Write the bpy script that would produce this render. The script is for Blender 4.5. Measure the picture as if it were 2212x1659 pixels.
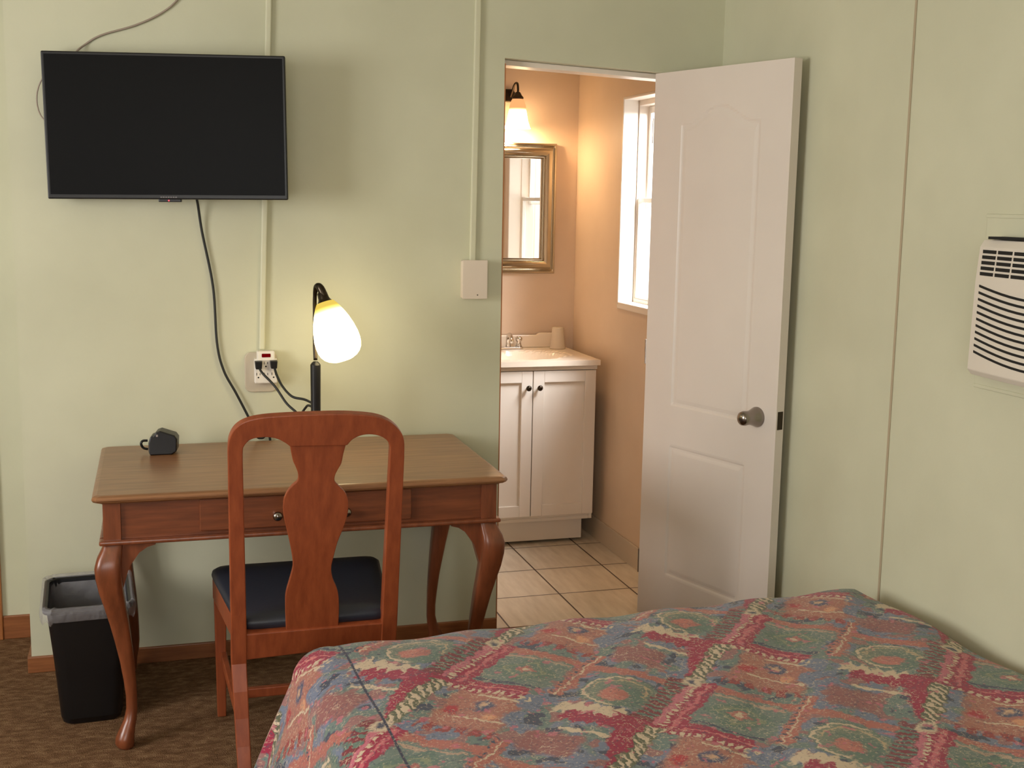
import bpy, bmesh, math, random
from mathutils import Vector, Matrix
random.seed(4)
for o in list(bpy.data.objects): bpy.data.objects.remove(o)
SC = bpy.context.scene
COL = SC.collection
R = math.radians
# ------------------------------------------------------------------ camera
cam = bpy.data.cameras.new('camera'); camo = bpy.data.objects.new('camera', cam); COL.objects.link(camo)
yaw, pit, rol = R(-16.651), R(-8.6414), R(1.0283)
fw = Vector((-math.sin(yaw)*math.cos(pit), math.cos(yaw)*math.cos(pit), math.sin(pit)))
rt = fw.cross(Vector((0, 0, 1))).normalized(); up = rt.cross(fw)
r2 = rt*math.cos(rol)+up*math.sin(rol); u2 = -rt*math.sin(rol)+up*math.cos(rol)
m = Matrix((r2, u2, -fw)).transposed().to_4x4(); m.translation = (0, -4.0852, 1.5737)
camo.matrix_world = m
cam.sensor_width = 36; cam.lens = 2588.83/2212*36; cam.clip_start = .05
SC.camera = camo
# ------------------------------------------------------------------ world, exposure, daylight
SC.view_settings.view_transform = 'Standard'; SC.view_settings.look = 'None'
SC.view_settings.exposure = 0.13; SC.view_settings.gamma = 1.0; SC.view_settings.use_curve_mapping = False
W = bpy.data.worlds.new('sky'); SC.world = W; W.use_nodes = True
bg = W.node_tree.nodes['Background']; bg.inputs[0].default_value = (.85, .93, 1, 1); bg.inputs[1].default_value = 2.0
def area(name, loc, direction, sx, sy, power, col):
    l = bpy.data.lights.new(name, 'AREA'); l.shape = 'RECTANGLE'; l.size = sx; l.size_y = sy
    l.energy = power; l.color = col
    o = bpy.data.objects.new(name, l); COL.objects.link(o); o.location = loc
    o.rotation_euler = Vector(direction).to_track_quat('-Z', 'Y').to_euler(); return o
# daylight just outside the two bedroom windows and the bathroom window
area('window_daylight_left', (-2.72, -2.0, 1.6), (1, .25, -.05), 1.25, 1.15, 70, (1, .94, .90))
area('window_daylight_rear', (-.6, -5.65, 1.6), (0.1, 1, -.03), 2.0, 1.35, 34, (1, .94, .88))
area('window_daylight_bathroom', (2.55, .15, 2.35), (-1, .62, -.75), .8, 1.0, 150, (.95, .96, 1))

# ------------------------------------------------------------------ node helpers
class N:
    """tiny expression wrapper over Math nodes"""
    def __init__(s, t, k): s.t = t; s.k = k
    def _m(s, op, *a, clamp=False):
        n = s.t.nodes.new('ShaderNodeMath'); n.operation = op; n.use_clamp = clamp
        for i, v in enumerate((s,)+a):
            if isinstance(v, N): s.t.links.new(v.k, n.inputs[i])
            else: n.inputs[i].default_value = v
        return N(s.t, n.outputs[0])
    def __add__(s, o): return s._m('ADD', o)
    def __sub__(s, o): return s._m('SUBTRACT', o)
    def __mul__(s, o): return s._m('MULTIPLY', o)
    def fract(s): return s._m('FRACT')
    def abs(s): return s._m('ABSOLUTE')
    def min(s, o): return s._m('MINIMUM', o)
    def max(s, o): return s._m('MAXIMUM', o)
    def sqrt(s): return s._m('SQRT')
    def lt(s, v, w=.006):      # soft 'smaller than'
        n = s.t.nodes.new('ShaderNodeMapRange'); n.interpolation_type = 'SMOOTHSTEP'
        s.t.links.new(s.k, n.inputs[0])
        n.inputs[1].default_value = v-w; n.inputs[2].default_value = v+w
        n.inputs[3].default_value = 1; n.inputs[4].default_value = 0
        return N(s.t, n.outputs[0])
    def gt(s, v, w=.006): return (s.lt(v, w)*-1)+1
    def near(s, c, h, w=.006): return (s-c).abs().lt(h, w)
def lin(c):
    f = lambda v: v/12.92 if v <= .04045 else ((v+.055)/1.055)**2.4
    return tuple(f(v/255) for v in c)+(1,)
def newmat(name, col=(200, 200, 200), rough=.5, metal=0, spec=.5, coat=0):
    m = bpy.data.materials.new(name); m.use_nodes = True
    b = m.node_tree.nodes['Principled BSDF']
    b.inputs['Base Color'].default_value = lin(col); b.inputs['Roughness'].default_value = rough
    b.inputs['Metallic'].default_value = metal; b.inputs['Specular IOR Level'].default_value = spec
    b.inputs['Coat Weight'].default_value = coat
    return m, m.node_tree, b
def coords(t, kind='Object', scale=(1, 1, 1), rot=(0, 0, 0)):
    tc = t.nodes.new('ShaderNodeTexCoord'); mp = t.nodes.new('ShaderNodeMapping')
    mp.inputs['Scale'].default_value = scale; mp.inputs['Rotation'].default_value = rot
    t.links.new(tc.outputs[kind], mp.inputs[0]); return mp.outputs[0]
def noise(t, vec, scale, detail=3, rough=.5):
    n = t.nodes.new('ShaderNodeTexNoise'); n.inputs['Scale'].default_value = scale
    n.inputs['Detail'].default_value = detail; n.inputs['Roughness'].default_value = rough
    t.links.new(vec, n.inputs['Vector']); return n
def ramp(t, fac, stops):
    r = t.nodes.new('ShaderNodeValToRGB'); t.links.new(fac, r.inputs[0])
    while len(r.color_ramp.elements) < len(stops): r.color_ramp.elements.new(.5)
    for e, (p, c) in zip(r.color_ramp.elements, stops): e.position = p; e.color = lin(c)
    return r.outputs[0]
def mix(t, fac, a, b):
    n = t.nodes.new('ShaderNodeMix'); n.data_type = 'RGBA'
    for s, v in ((n.inputs[0], fac), (n.inputs[6], a), (n.inputs[7], b)):
        if isinstance(v, N): t.links.new(v.k, s)
        elif hasattr(v, 'is_linked'): t.links.new(v, s)
        elif isinstance(v, (int, float)): s.default_value = v
        else: s.default_value = lin(v)
    return n.outputs[2]
def bump(t, b, fac, strength, dist=.002):
    n = t.nodes.new('ShaderNodeBump'); n.inputs['Strength'].default_value = strength
    n.inputs['Distance'].default_value = dist; t.links.new(fac, n.inputs['Height']); t.links.new(n.outputs[0], b.inputs['Normal'])
def painted(name, c, rough=.55, var=6, sc=2.2, bs=.25):
    m, t, b = newmat(name, c, rough)
    v = coords(t); n = noise(t, v, sc, 4)
    lo = tuple(max(0, x-var) for x in c); hi = tuple(min(255, x+var) for x in c)
    t.links.new(ramp(t, n.outputs[0], [(.3, lo), (.7, hi)]), b.inputs['Base Color'])
    n2 = noise(t, v, 90, 3); bump(t, b, n2.outputs[0], bs, .001)
    return m
def wood(name, dark, light, rough=.35, axis=(1, 14, 14), sc=5, coat=.25):
    m, t, b = newmat(name, light, rough, coat=coat)
    b.inputs['Coat Roughness'].default_value = .3
    v = coords(t, scale=axis); n = noise(t, v, sc, 6, .6)
    t.links.new(ramp(t, n.outputs[0], [(.3, dark), (.68, light)]), b.inputs['Base Color'])
    bump(t, b, n.outputs[0], .12, .001)
    return m
def emit(name, c, strength):
    m = bpy.data.materials.new(name); m.use_nodes = True; t = m.node_tree
    t.nodes.remove(t.nodes['Principled BSDF']); e = t.nodes.new('ShaderNodeEmission')
    e.inputs[0].default_value = lin(c); e.inputs[1].default_value = strength
    t.links.new(e.outputs[0], t.nodes['Material Output'].inputs[0]); return m

M = {}
M['wall'] = painted('pale_green_wall_paint', (207, 207, 180), .6)
M['bath'] = painted('peach_bathroom_paint', (223, 199, 172), .5)
M['ceil'] = painted('ceiling_paint', (225, 222, 205), .7)
M['white'] = painted('white_door_paint', (226, 216, 206), .38, 3, 3, .12)
M['vanity'] = painted('white_cabinet_paint', (234, 224, 210), .35, 2, 3, .06)
M['race'] = painted('cream_raceway_paint', (213, 212, 184), .45, 3)
M['plastic'] = newmat('ivory_plastic', (226, 212, 196), .4)[0]
M['wplastic'] = newmat('white_plastic', (238, 232, 222), .35)[0]
M['ac'] = newmat('air_conditioner_white', (224, 216, 202), .45)[0]
M['black'] = newmat('black_plastic', (14, 14, 16), .38)[0]
M['slot'] = newmat('slot_black', (8, 8, 8), .7)[0]
M['screen'] = newmat('screen_black', (7, 7, 8), .4, spec=.12)[0]
M['chrome'] = newmat('chrome', (210, 208, 204), .12, 1)[0]
M['nickel'] = newmat('satin_nickel', (150, 142, 134), .22, 1)[0]
M['bronze'] = newmat('dark_bronze_metal', (70, 62, 52), .3, 1)[0]
M['champ'] = newmat('champagne_metal', (192, 184, 166), .14, 1)[0]
M['mirror'] = newmat('mirror_glass', (225, 225, 222), .01, 1)[0]
M['cable'] = newmat('black_cable', (26, 28, 26), .5)[0]
M['gcable'] = newmat('grey_cable', (160, 145, 130), .5)[0]
M['base'] = wood('baseboard_wood', (122, 72, 38), (158, 98, 56), .45)
M['chair'] = wood('cherry_chair_wood', (132, 62, 32), (158, 80, 44), .42, (14, 14, 1.5), 4, .08)
M['desk'] = wood('desk_wood', (100, 52, 28), (132, 72, 40), .35, (1.2, 14, 14), 5)
M['leg'] = wood('desk_leg_wood', (106, 56, 32), (138, 76, 46), .3, (12, 12, 1.5), 4)
M['desktop'] = wood('desk_top_wood', (118, 78, 48), (160, 114, 76), .33, (1.0, 16, 16), 5, .3)
M['casing'] = wood('door_casing_wood', (150, 90, 48), (186, 122, 70), .45, (14, 14, 1), 4)
M['dark'] = newmat('hall_dark_brown', (52, 30, 20), .6)[0]
M['redsw'] = emit('red_indicator', (150, 10, 14), .45)
M['led'] = emit('red_power_light', (255, 90, 100), 1.5)
M['thread'] = newmat('porcelain', (240, 226, 206), .15, coat=.3)[0]
m, t, b = newmat('seat_vinyl', (42, 46, 58), .42); n = noise(t, coords(t), 140, 3); bump(t, b, n.outputs[0], .3, .001); M['vinyl'] = m
m, t, b = newmat('bin_liner', (214, 212, 216), .35); b.inputs['Alpha'].default_value = .3; b.inputs['Transmission Weight'].default_value = .2
n = noise(t, coords(t), 35, 4); bump(t, b, n.outputs[0], .8, .01); M['liner'] = m
m, t, b = newmat('clear_cup_plastic', (236, 222, 200), .25); b.inputs['Transmission Weight'].default_value = .35; M['cup'] = m
m, t, b = newmat('window_glass', (255, 255, 255), .02); t.nodes.remove(b)
tr = t.nodes.new('ShaderNodeBsdfTransparent'); gl = t.nodes.new('ShaderNodeBsdfGlossy'); gl.inputs['Roughness'].default_value = .02
mx = t.nodes.new('ShaderNodeMixShader'); mx.inputs[0].default_value = .05
t.links.new(tr.outputs[0], mx.inputs[1]); t.links.new(gl.outputs[0], mx.inputs[2]); t.links.new(mx.outputs[0], t.nodes['Material Output'].inputs[0]); M['glass'] = m
# carpet
m, t, b = newmat('brown_carpet', (96, 72, 52), .95, spec=.1)
v = coords(t); n1 = noise(t, coords(t, scale=(1, 2.2, 1), rot=(0, 0, .7)), 22, 5, .75); n2 = noise(t, v, 260, 2)
c1 = ramp(t, n1.outputs[0], [(.32, (92, 66, 44)), (.5, (122, 92, 66)), (.68, (152, 122, 90))])
t.links.new(c1, b.inputs['Base Color']); bump(t, b, n2.outputs[0], .8, .006); M['carpet'] = m
# bathroom tile floor 0.308 x 0.33 m
m, t, b = newmat('beige_floor_tile', (205, 178, 142), .28)
v = coords(t); sp = t.nodes.new('ShaderNodeSeparateXYZ'); t.links.new(v, sp.inputs[0])
X = N(t, sp.outputs[0]); Y = N(t, sp.outputs[1])
gx = (((X-1.545)*(1/.308)+.5).fract()-.5).abs()*.308
gy = (((Y-.355)*(1/.33)+.5).fract()-.5).abs()*.33
g = gx.min(gy).lt(.0032, .0012)
n = noise(t, coords(t, scale=(6, 1, 1)), 6, 4)
tc_ = ramp(t, n.outputs[0], [(.3, (212, 198, 176)), (.7, (234, 222, 202))])
t.links.new(mix(t, g, tc_, (70, 48, 34)), b.inputs['Base Color'])
bump(t, b, ((g*-1)+1).k, .6, .002); M['tile'] = m
m, t, b = newmat('base_tile', (206, 190, 168), .35); M['basetile'] = m
# lit glass shades: brighter round the bulb, yellow near the neck
def shade_mat(name, c_low, c_top, s_low, s_top, z0, z1):
    m = bpy.data.materials.new(name); m.use_nodes = True; t = m.node_tree
    t.nodes.remove(t.nodes['Principled BSDF']); e = t.nodes.new('ShaderNodeEmission')
    tc = t.nodes.new('ShaderNodeTexCoord'); sp = t.nodes.new('ShaderNodeSeparateXYZ'); t.links.new(tc.outputs['Object'], sp.inputs[0])
    f = N(t, sp.outputs[2]).lt((z0+z1)/2, (z1-z0)/2)
    t.links.new(mix(t, f, c_top, c_low), e.inputs[0])
    t.links.new((f*(s_low-s_top)+s_top).k, e.inputs[1])
    t.links.new(e.outputs[0], t.nodes['Material Output'].inputs[0]); return m
M['lampglass'] = shade_mat('lit_lamp_glass', (255, 232, 176), (250, 214, 96), 7.5, .85, .128, .168)
M['sconceglass'] = shade_mat('lit_sconce_glass', (255, 214, 160), (255, 176, 112), 14, 1.0, -.075, -.045)
# bedspread: southwestern diamond weave on the unrolled cloth coordinates
m, t, b = newmat('southwestern_bedspread', (130, 110, 105), .85, spec=.2)
uvn = t.nodes.new('ShaderNodeUVMap'); uvn.uv_map = 'cloth'
nz = noise(t, uvn.outputs[0], 26, 3); nz2 = noise(t, uvn.outputs[0], 9, 2)
sn = t.nodes.new('ShaderNodeSeparateColor'); t.links.new(nz.outputs[1], sn.inputs[0])
sp = t.nodes.new('ShaderNodeSeparateXYZ'); t.links.new(uvn.outputs[0], sp.inputs[0])
NX, NY = N(t, sn.outputs[0])-.5, N(t, sn.outputs[1])-.5
X0, Y0 = N(t, sp.outputs[0]), N(t, sp.outputs[1])
nz3 = noise(t, uvn.outputs[0], 75, 2); sn3 = t.nodes.new('ShaderNodeSeparateColor'); t.links.new(nz3.outputs[1], sn3.inputs[0])
X = X0+NX*.04+(N(t, sn3.outputs[0])-.5)*.022; Y = Y0+NY*.04+(N(t, sn3.outputs[1])-.5)*.022
a, bb, c, d = .34567, .38408, .36717, -.34404; det = a*d-bb*c
dx, dy = X-.965, Y+1.93825
u = (dx*(d/det)-dy*(c/det)); vv = (dx*(-bb/det)+dy*(a/det))
U = u.fract(); Uc = (u+.5).fract()-.5        # 0..1 and -.5...5
V = (vv+.5).fract()-.5; V1 = vv.fract()
def rect(p, a0, a1, q, b0, b1, w=.008): return p.near((a0+a1)/2, (a1-a0)/2, w)*q.near((b0+b1)/2, (b1-b0)/2, w)
def disc(cu, cv, r, w=.012, VV=None, su=1, sv=1):
    VV = VV or V; A = (U-cu)*su; B = (VV-cv)*sv
    return (A*A+B*B).sqrt().lt(r, w)
GG, BG, SAL, CR, CRE, PK, DK, MA, GN = (110, 126, 120), (116, 124, 144), (174, 106, 94), (154, 48, 72), (204, 184, 158), (190, 108, 122), (74, 78, 94), (124, 62, 78), (100, 120, 108)
base = mix(t, N(t, nz2.outputs[0]).gt(.5, .03), GG, BG)
mo = noise(t, uvn.outputs[0], 17, 2)
base = mix(t, N(t, mo.outputs[0]).gt(.57, .02), base, (150, 108, 106))
base = mix(t, N(t, mo.outputs[0]).lt(.40, .015), base, DK)
C = base
def lay(mask, colr):
    global C
    C = mix(t, mask, C, colr)
# salmon ground around the figure and the lower triangles
lay(rect(U, .60, .98, V, .12, .46, .02), (168, 112, 98))
lay(rect(U, .56, .74, V, -.44, -.20, .02), (146, 96, 94))
lay(disc(.97, .48, .10), BG); lay(disc(.78, .49, .08), BG)
# orange lattice between the medallions
lay(rect(U, .08, .60, V1, .47, .54), SAL); lay(rect(U, .43, .50, V, .10, .5), SAL); lay(rect(U, .41, .475, V, -.5, -.08), SAL)
lay(rect(U, .08, .60, V1, .498, .508, .003), CRE)
lay(rect((U*22).fract(), .0, .4, U, .08, .6)*rect(V1, .475, .49, U, .0, 1, .003), DK)
# green diamond with pink heart
dm = (U-.26).abs()+(V-.28).abs()
lay(rect(U, .06, .44, V, .09, .45, .01), (112, 126, 118)); lay(rect(U, .08, .10, V, .11, .44, .003), DK); lay(rect(U, .40, .42, V, .11, .44, .003), (176, 150, 130))
lay(dm.lt(.16, .01), GN); lay(dm.near(.10, .012, .005), (130, 138, 112)); lay(dm.lt(.05, .01), (174, 106, 98)); lay(dm.lt(.022, .006), CRE)
# oval medallion
lay(disc(.22, -.25, .175), GN); lay(disc(.22, -.25, .15), (118, 128, 112)); lay(disc(.19, -.22, .11), GN)
lay(disc(.17, -.26, .065), (188, 116, 104)); lay(disc(.19, -.22, .03), SAL)
r1 = (((U-.22)*(U-.22)+(V+.25)*(V+.25)).sqrt())
lay(r1.near(.155, .008, .004)*V.lt(-.22, .02), CRE); lay(r1.near(.125, .006, .003)*U.gt(.2, .02), (182, 160, 128))
# feather fringe
zz = ((V*16).fract()-.5).abs()*.10
lay(((Uc+zz).near(-.0, .055, .01))*V.near(-.28, .16, .01), CRE)
# crimson cross bands
lay(((Uc+zz*.7).near(-.075, .05, .008))*V.near(-.19, .19, .01), CR)
lay(rect(Uc, -.06, .065, V, -.06, .40, .008), CR)
lay(rect(Uc, .012, .022, V, .02, .42, .003), (206, 120, 118))
lay(rect(Uc, -.055, -.02, V, .02, .44, .004)*(V*26).fract().lt(.5, .1), CRE)
lay(rect(U, .775, .80, V, -.34, -.08, .005), CRE)
# stripe column from star to star
lay(rect(U, .0, .52, V, -.11, -.02, .006), (124, 54, 60)); lay(rect(U, .02, .5, V, -.11, -.02, .006)*(U*24).fract().lt(.45, .1), GN)
lay(rect(U, .0, .52, V, -.02, .11, .006), CR); lay(rect(U, .0, .5, V, .055, .075, .004), (196, 104, 112))
lay(rect(U, .0, .5, V, -.018, .012, .004), PK)
lay(rect(U, .0, .5, V, .012, .034, .003)*(U*30).fract().lt(.6, .1), CRE)
# rope and red wedge on the other half
lay((V+.03)._m('GREATER_THAN', -.2)*((V+.03).abs()-(U-.5)*.30).lt(0, .008)*U.gt(.53)*V.lt(0), CR)
lay(rect(U, .5, .97, V, -.038, .04, .005), (98, 100, 78)); lay(rect(U, .5, .97, V, -.03, .032, .005)*((U+V*.9)*20).fract().lt(.5, .1), CRE)
lay(disc(.5, .0, .045), CRE); lay(disc(.5, 0, .022), DK)
# figure: blue s, cream edges
lay(disc(.83, .29, .05), (84, 84, 108)); lay(disc(.835, .285, .022), (200, 160, 130))
lay(rect(U, .70, .715, V, .2, .44, .003), CRE); lay(rect(U, .91, .925, V, .22, .42, .003), CRE); lay(disc(.76, .17, .035), (172, 60, 64)); lay(disc(.745, .36, .03), (208, 150, 116))
lay(rect(U, .56, .62, V, .1, .46, .006)*(V*14).fract().lt(.6, .1), (150, 70, 66))
dn = noise(t, uvn.outputs[0], 30, 3); dz1 = N(t, dn.outputs[0]); dzb = N(t, noise(t, uvn.outputs[0], 8, 1).outputs[0])
lay(dz1.near(.47, .007, .005)*dzb.gt(.48, .04)*.75, CRE); lay(dz1.near(.55, .008, .006)*dzb.lt(.5, .04)*.7, DK); lay(dz1.gt(.64, .015)*.7, PK)
# quilt seam along the mattress edge and woven thread speckle
lay((X0-(Y0+1.38)*-.06-.408).abs().lt(.0028, .0015), (56, 58, 76))
sp_ = noise(t, uvn.outputs[0], 150, 2)
lay(N(t, sp_.outputs[0]).gt(.63, .03)*.5, CRE); lay(N(t, sp_.outputs[0]).lt(.36, .03)*.55, DK)
t.links.new(C, b.inputs['Base Color'])
q1 = noise(t, uvn.outputs[0], 14, 3); bump(t, b, q1.outputs[0], .5, .012)
b.inputs['Sheen Weight'].default_value = .15
M['spread'] = m

# ------------------------------------------------------------------ mesh helpers
def link(name, me, mat, parent=None, smooth=False, bevel=0, seg=2):
    if smooth:
        for p in me.polygons: p.use_smooth = True
    o = bpy.data.objects.new(name, me); COL.objects.link(o)
    if mat is not None: me.materials.append(mat if not isinstance(mat, str) else M[mat])
    if parent is not None:
        o.parent = parent; o.matrix_parent_inverse = Matrix.Identity(4)
        # geometry is written in world space: shift it into the parent's frame
        me.transform(parent.matrix_basis.inverted() if parent.parent is None else (parent.parent.matrix_basis @ parent.matrix_basis).inverted())
    if bevel:
        b = o.modifiers.new('bevel', 'BEVEL'); b.width = bevel; b.segments = seg; b.limit_method = 'ANGLE'; b.angle_limit = R(40)
    return o
def obj(name, bm, mat, parent=None, smooth=False, bevel=0, seg=2):
    bmesh.ops.recalc_face_normals(bm, faces=bm.faces)
    me = bpy.data.meshes.new(name); bm.to_mesh(me); bm.free()
    return link(name, me, mat, parent, smooth, bevel, seg)
def thing(name, label, cat, loc, group=None):
    o = bpy.data.objects.new(name, None); COL.objects.link(o); o.location = loc; o.empty_display_size = .1
    o['label'] = label; o['category'] = cat
    if group: o['group'] = group
    return o
def tag(o, label, cat, group=None):
    o['label'] = label; o['category'] = cat
    if group: o['group'] = group
    return o
def struct(o): o['kind'] = 'structure'; return o
def B(): return bmesh.new()
def box(bm, x0, x1, y0, y1, z0, z1):
    vs = [bm.verts.new((x, y, z)) for z in (z0, z1) for y in (y0, y1) for x in (x0, x1)]
    for f in ((0, 1, 3, 2), (4, 6, 7, 5), (0, 4, 5, 1), (2, 3, 7, 6), (0, 2, 6, 4), (1, 5, 7, 3)): bm.faces.new([vs[i] for i in f])
    return vs
def hexa(bm, P):   # 8 corners: bottom 4 (ccw), top 4
    vs = [bm.verts.new(p) for p in P]
    for f in ((3, 2, 1, 0), (4, 5, 6, 7), (0, 1, 5, 4), (1, 2, 6, 5), (2, 3, 7, 6), (3, 0, 4, 7)): bm.faces.new([vs[i] for i in f])
def prism(bm, pts, off):   # closed polygon of 3D points extruded by vector
    a = [bm.verts.new(p) for p in pts]; c = [bm.verts.new(Vector(p)+Vector(off)) for p in pts]
    bm.faces.new(a); bm.faces.new(list(reversed(c)))
    for i in range(len(a)): j = (i+1) % len(a); bm.faces.new((a[i], c[i], c[j], a[j]))
def rings(bm, rs, cap=True):
    V_ = [[bm.verts.new(p) for p in r] for r in rs]
    n = len(V_[0])
    for a_, c_ in zip(V_, V_[1:]):
        for i in range(n): j = (i+1) % n; bm.faces.new((a_[i], a_[j], c_[j], c_[i]))
    if cap: bm.faces.new(list(reversed(V_[0]))); bm.faces.new(V_[-1])
def circ(c, r, ax=Vector((0, 0, 1)), n=24):
    ax = Vector(ax).normalized(); a_ = ax.orthogonal().normalized(); b_ = ax.cross(a_)
    return [Vector(c)+(a_*math.cos(2*math.pi*i/n)+b_*math.sin(2*math.pi*i/n))*r for i in range(n)]
def lathe(bm, c, prof, ax=(0, 0, 1), n=28, cap=True):
    ax = Vector(ax).normalized(); rings(bm, [circ(Vector(c)+ax*h, max(r, .0002), ax, n) for r, h in prof], cap)
def spline(P, k=8):
    P = [Vector(p) for p in P]; out = []
    Q = [P[0]*2-P[1]]+P+[P[-1]*2-P[-2]]
    for i in range(1, len(Q)-2):
        for j in range(k):
            s = j/k; p0, p1, p2, p3 = Q[i-1:i+3]
            out.append(.5*((2*p1)+(p2-p0)*s+(2*p0-5*p1+4*p2-p3)*s*s+(3*p1-p0-3*p2+p3)*s**3))
    return out+[P[-1]]
def tube(bm, P, r, n=10, k=8):
    pts = spline(P, k) if k else [Vector(p) for p in P]
    rs = []; prev = None
    for i, p in enumerate(pts):
        d = (pts[min(i+1, len(pts)-1)]-pts[max(i-1, 0)]).normalized()
        a_ = (prev-d*prev.dot(d)).normalized() if prev is not None else d.orthogonal().normalized()
        prev = a_; b_ = d.cross(a_); rr = r(i/(len(pts)-1)) if callable(r) else r
        rs.append([p+(a_*math.cos(2*math.pi*j/n)+b_*math.sin(2*math.pi*j/n))*rr for j in range(n)])
    rings(bm, rs)

# ------------------------------------------------------------------ room shell
HC = 2.5
bm = B()   # back wall with the doorway cut out (head slightly out of level as in the old building)
prism(bm, [(-.425, 0, 0), (1.1753, 0, 0), (1.1753, 0, 2.064), (1.83, 0, 2.039), (1.83, 0, 0), (2.0, 0, 0), (2.0, 0, HC), (-.425, 0, HC)], (0, .12, 0))
struct(obj('wall_back', bm, 'wall'))
bm = B(); box(bm, 2.0, 2.14, -5.4, .0, 0, HC); struct(obj('wall_right', bm, 'wall'))
bm = B()   # jog wall beside the hall
box(bm, -.425, -.305, .12, .40, 0, HC); box(bm, -.550, -.425, .35, .47, 0, HC)
struct(obj('wall_hall', bm, 'wall'))
bm = B(); box(bm, -2.42, -1.62, .35, .47, 0, HC); box(bm, -1.62, -.550, .35, .47, 2.1, HC); struct(obj('wall_far_left', bm, 'wall'))
bm = B(); box(bm, -.615, -.550, .33, .48, 0, 2.1); box(bm, -1.62, -.615, .33, .48, 2.04, 2.1); box(bm, -1.69, -1.62, .33, .48, 0, 2.1)
struct(obj('trim_1', bm, 'casing', bevel=.004))
bm = B(); box(bm, -1.622, -.613, .42, .46, .0, 2.042); struct(obj('door_2', bm, 'dark', bevel=.003))
# left wall with window opening
bm = B()
prism(bm, [(-2.42, -5.4, 0), (-2.42, .47, 0), (-2.42, .47, HC), (-2.42, -5.4, HC)], (-.12, 0, 0)); bm.free()
bm = B()
box(bm, -2.54, -2.42, -5.4, -2.7, 0, HC); box(bm, -2.54, -2.42, -1.3, .47, 0, HC)
box(bm, -2.54, -2.42, -2.7, -1.3, 0, .95); box(bm, -2.54, -2.42, -2.7, -1.3, 2.2, HC); struct(obj('wall_left', bm, 'wall'))
bm = B()
box(bm, -2.54, -1.6, -5.52, -5.4, 0, HC); box(bm, .4, 2.14, -5.52, -5.4, 0, HC); box(bm, -1.6, .4, -5.52, -5.4, 0, .95); box(bm, -1.6, .4, -5.52, -5.4, 2.2, HC)
struct(obj('wall_rear', bm, 'wall'))
bm = B(); box(bm, -2.54, 2.14, -5.52, 0.03, -.1, 0); box(bm, -2.54, -.425, .03, .48, -.1, 0); struct(obj('floor', bm, 'carpet'))
bm = B(); box(bm, -2.54, 2.14, -5.52, 1.62, HC, HC+.1); struct(obj('ceiling', bm, 'ceil'))
# bathroom shell
bm = B(); box(bm, .62, 2.14, .03, 1.62, -.1, 0); struct(obj('floor_bathroom', bm, 'tile'))
bm = B(); box(bm, .5, 2.14, 1.5, 1.62, 0, HC); struct(obj('wall_bathroom_back', bm, 'bath'))
bm = B(); box(bm, .5, .62, .12, 1.5, 0, HC); struct(obj('wall_bathroom_left', bm, 'bath'))
bm = B()
wy0, wy1, wz0, wz1 = .30, .905, 1.128, 2.032
box(bm, 1.982, 2.14, .12, wy0, 0, HC); box(bm, 1.982, 2.14, wy1, 1.5, 0, HC); box(bm, 1.982, 2.14, wy0, wy1, 0, wz0); box(bm, 1.982, 2.14, wy0, wy1, wz1, HC)
struct(obj('wall_bathroom_right', bm, 'bath'))
# inner side of the partition, painted like the bathroom
bm = B(); box(bm, .62, 1.1753, .1205, .126, 0, HC); box(bm, 1.83, 1.98, .1205, .126, 0, HC); box(bm, 1.1753, 1.83, .1205, .126, 2.07, HC)
struct(obj('wall_bathroom_front', bm, 'bath'))
# window with reveal lining, sashes, glass
win = bpy.data.objects.new('window_1', None); COL.objects.link(win); win.location = (2.06, .6, 1.128); struct(win)
bm = B()
box(bm, 1.974, 2.045, wy1-.012, wy1, wz0, wz1); box(bm, 1.974, 2.045, wy0, wy0+.012, wz0, wz1); box(bm, 1.974, 2.045, wy0+.012, wy1-.012, wz1-.012, wz1)
obj('window_lining', bm, 'vanity', win, bevel=.003)
bm = B(); box(bm, 1.974, 2.045, wy0-.004, wy1+.002, wz0-.016, wz0+.014); obj('window_sill', bm, 'vanity', win, bevel=.004)
bm = B()   # outer frame
for a_ in ((wy1-.020, wy1-.012), (wy0+.012, wy0+.020)): box(bm, 2.045, 2.125, a_[0], a_[1], wz0, wz1)
box(bm, 2.045, 2.125, wy0+.020, wy1-.020, wz1-.035, wz1); box(bm, 2.045, 2.125, wy0+.020, wy1-.020, wz0, wz0+.03)
obj('window_frame', bm, 'plastic', win, bevel=.003)
for nm, za, zb, xa in (('sash', 1.56, wz1-.036, 2.09), ('sash', wz0+.03, 1.60, 2.050)):
    bm = B(); w_ = .022; xb = xa+.02
    if za < 1.3: w_ = .012
    box(bm, xa, xb, wy1-.020-w_, wy1-.020, za, zb); box(bm, xa, xb, wy0+.020, wy0+.020+w_, za, zb)
    box(bm, xa, xb, wy0+.020+w_, wy1-.020-w_, zb-w_-.008, zb); box(bm, xa, xb, wy0+.020+w_, wy1-.020-w_, za, za+w_)
    s_ = obj(nm, bm, 'wplastic', win, bevel=.002)
    bm = B(); box(bm, xa+.008, xa+.011, wy0+.020+w_, wy1-.020-w_, za+w_, zb-w_-.008); obj('pane', bm, 'glass', win)
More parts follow.
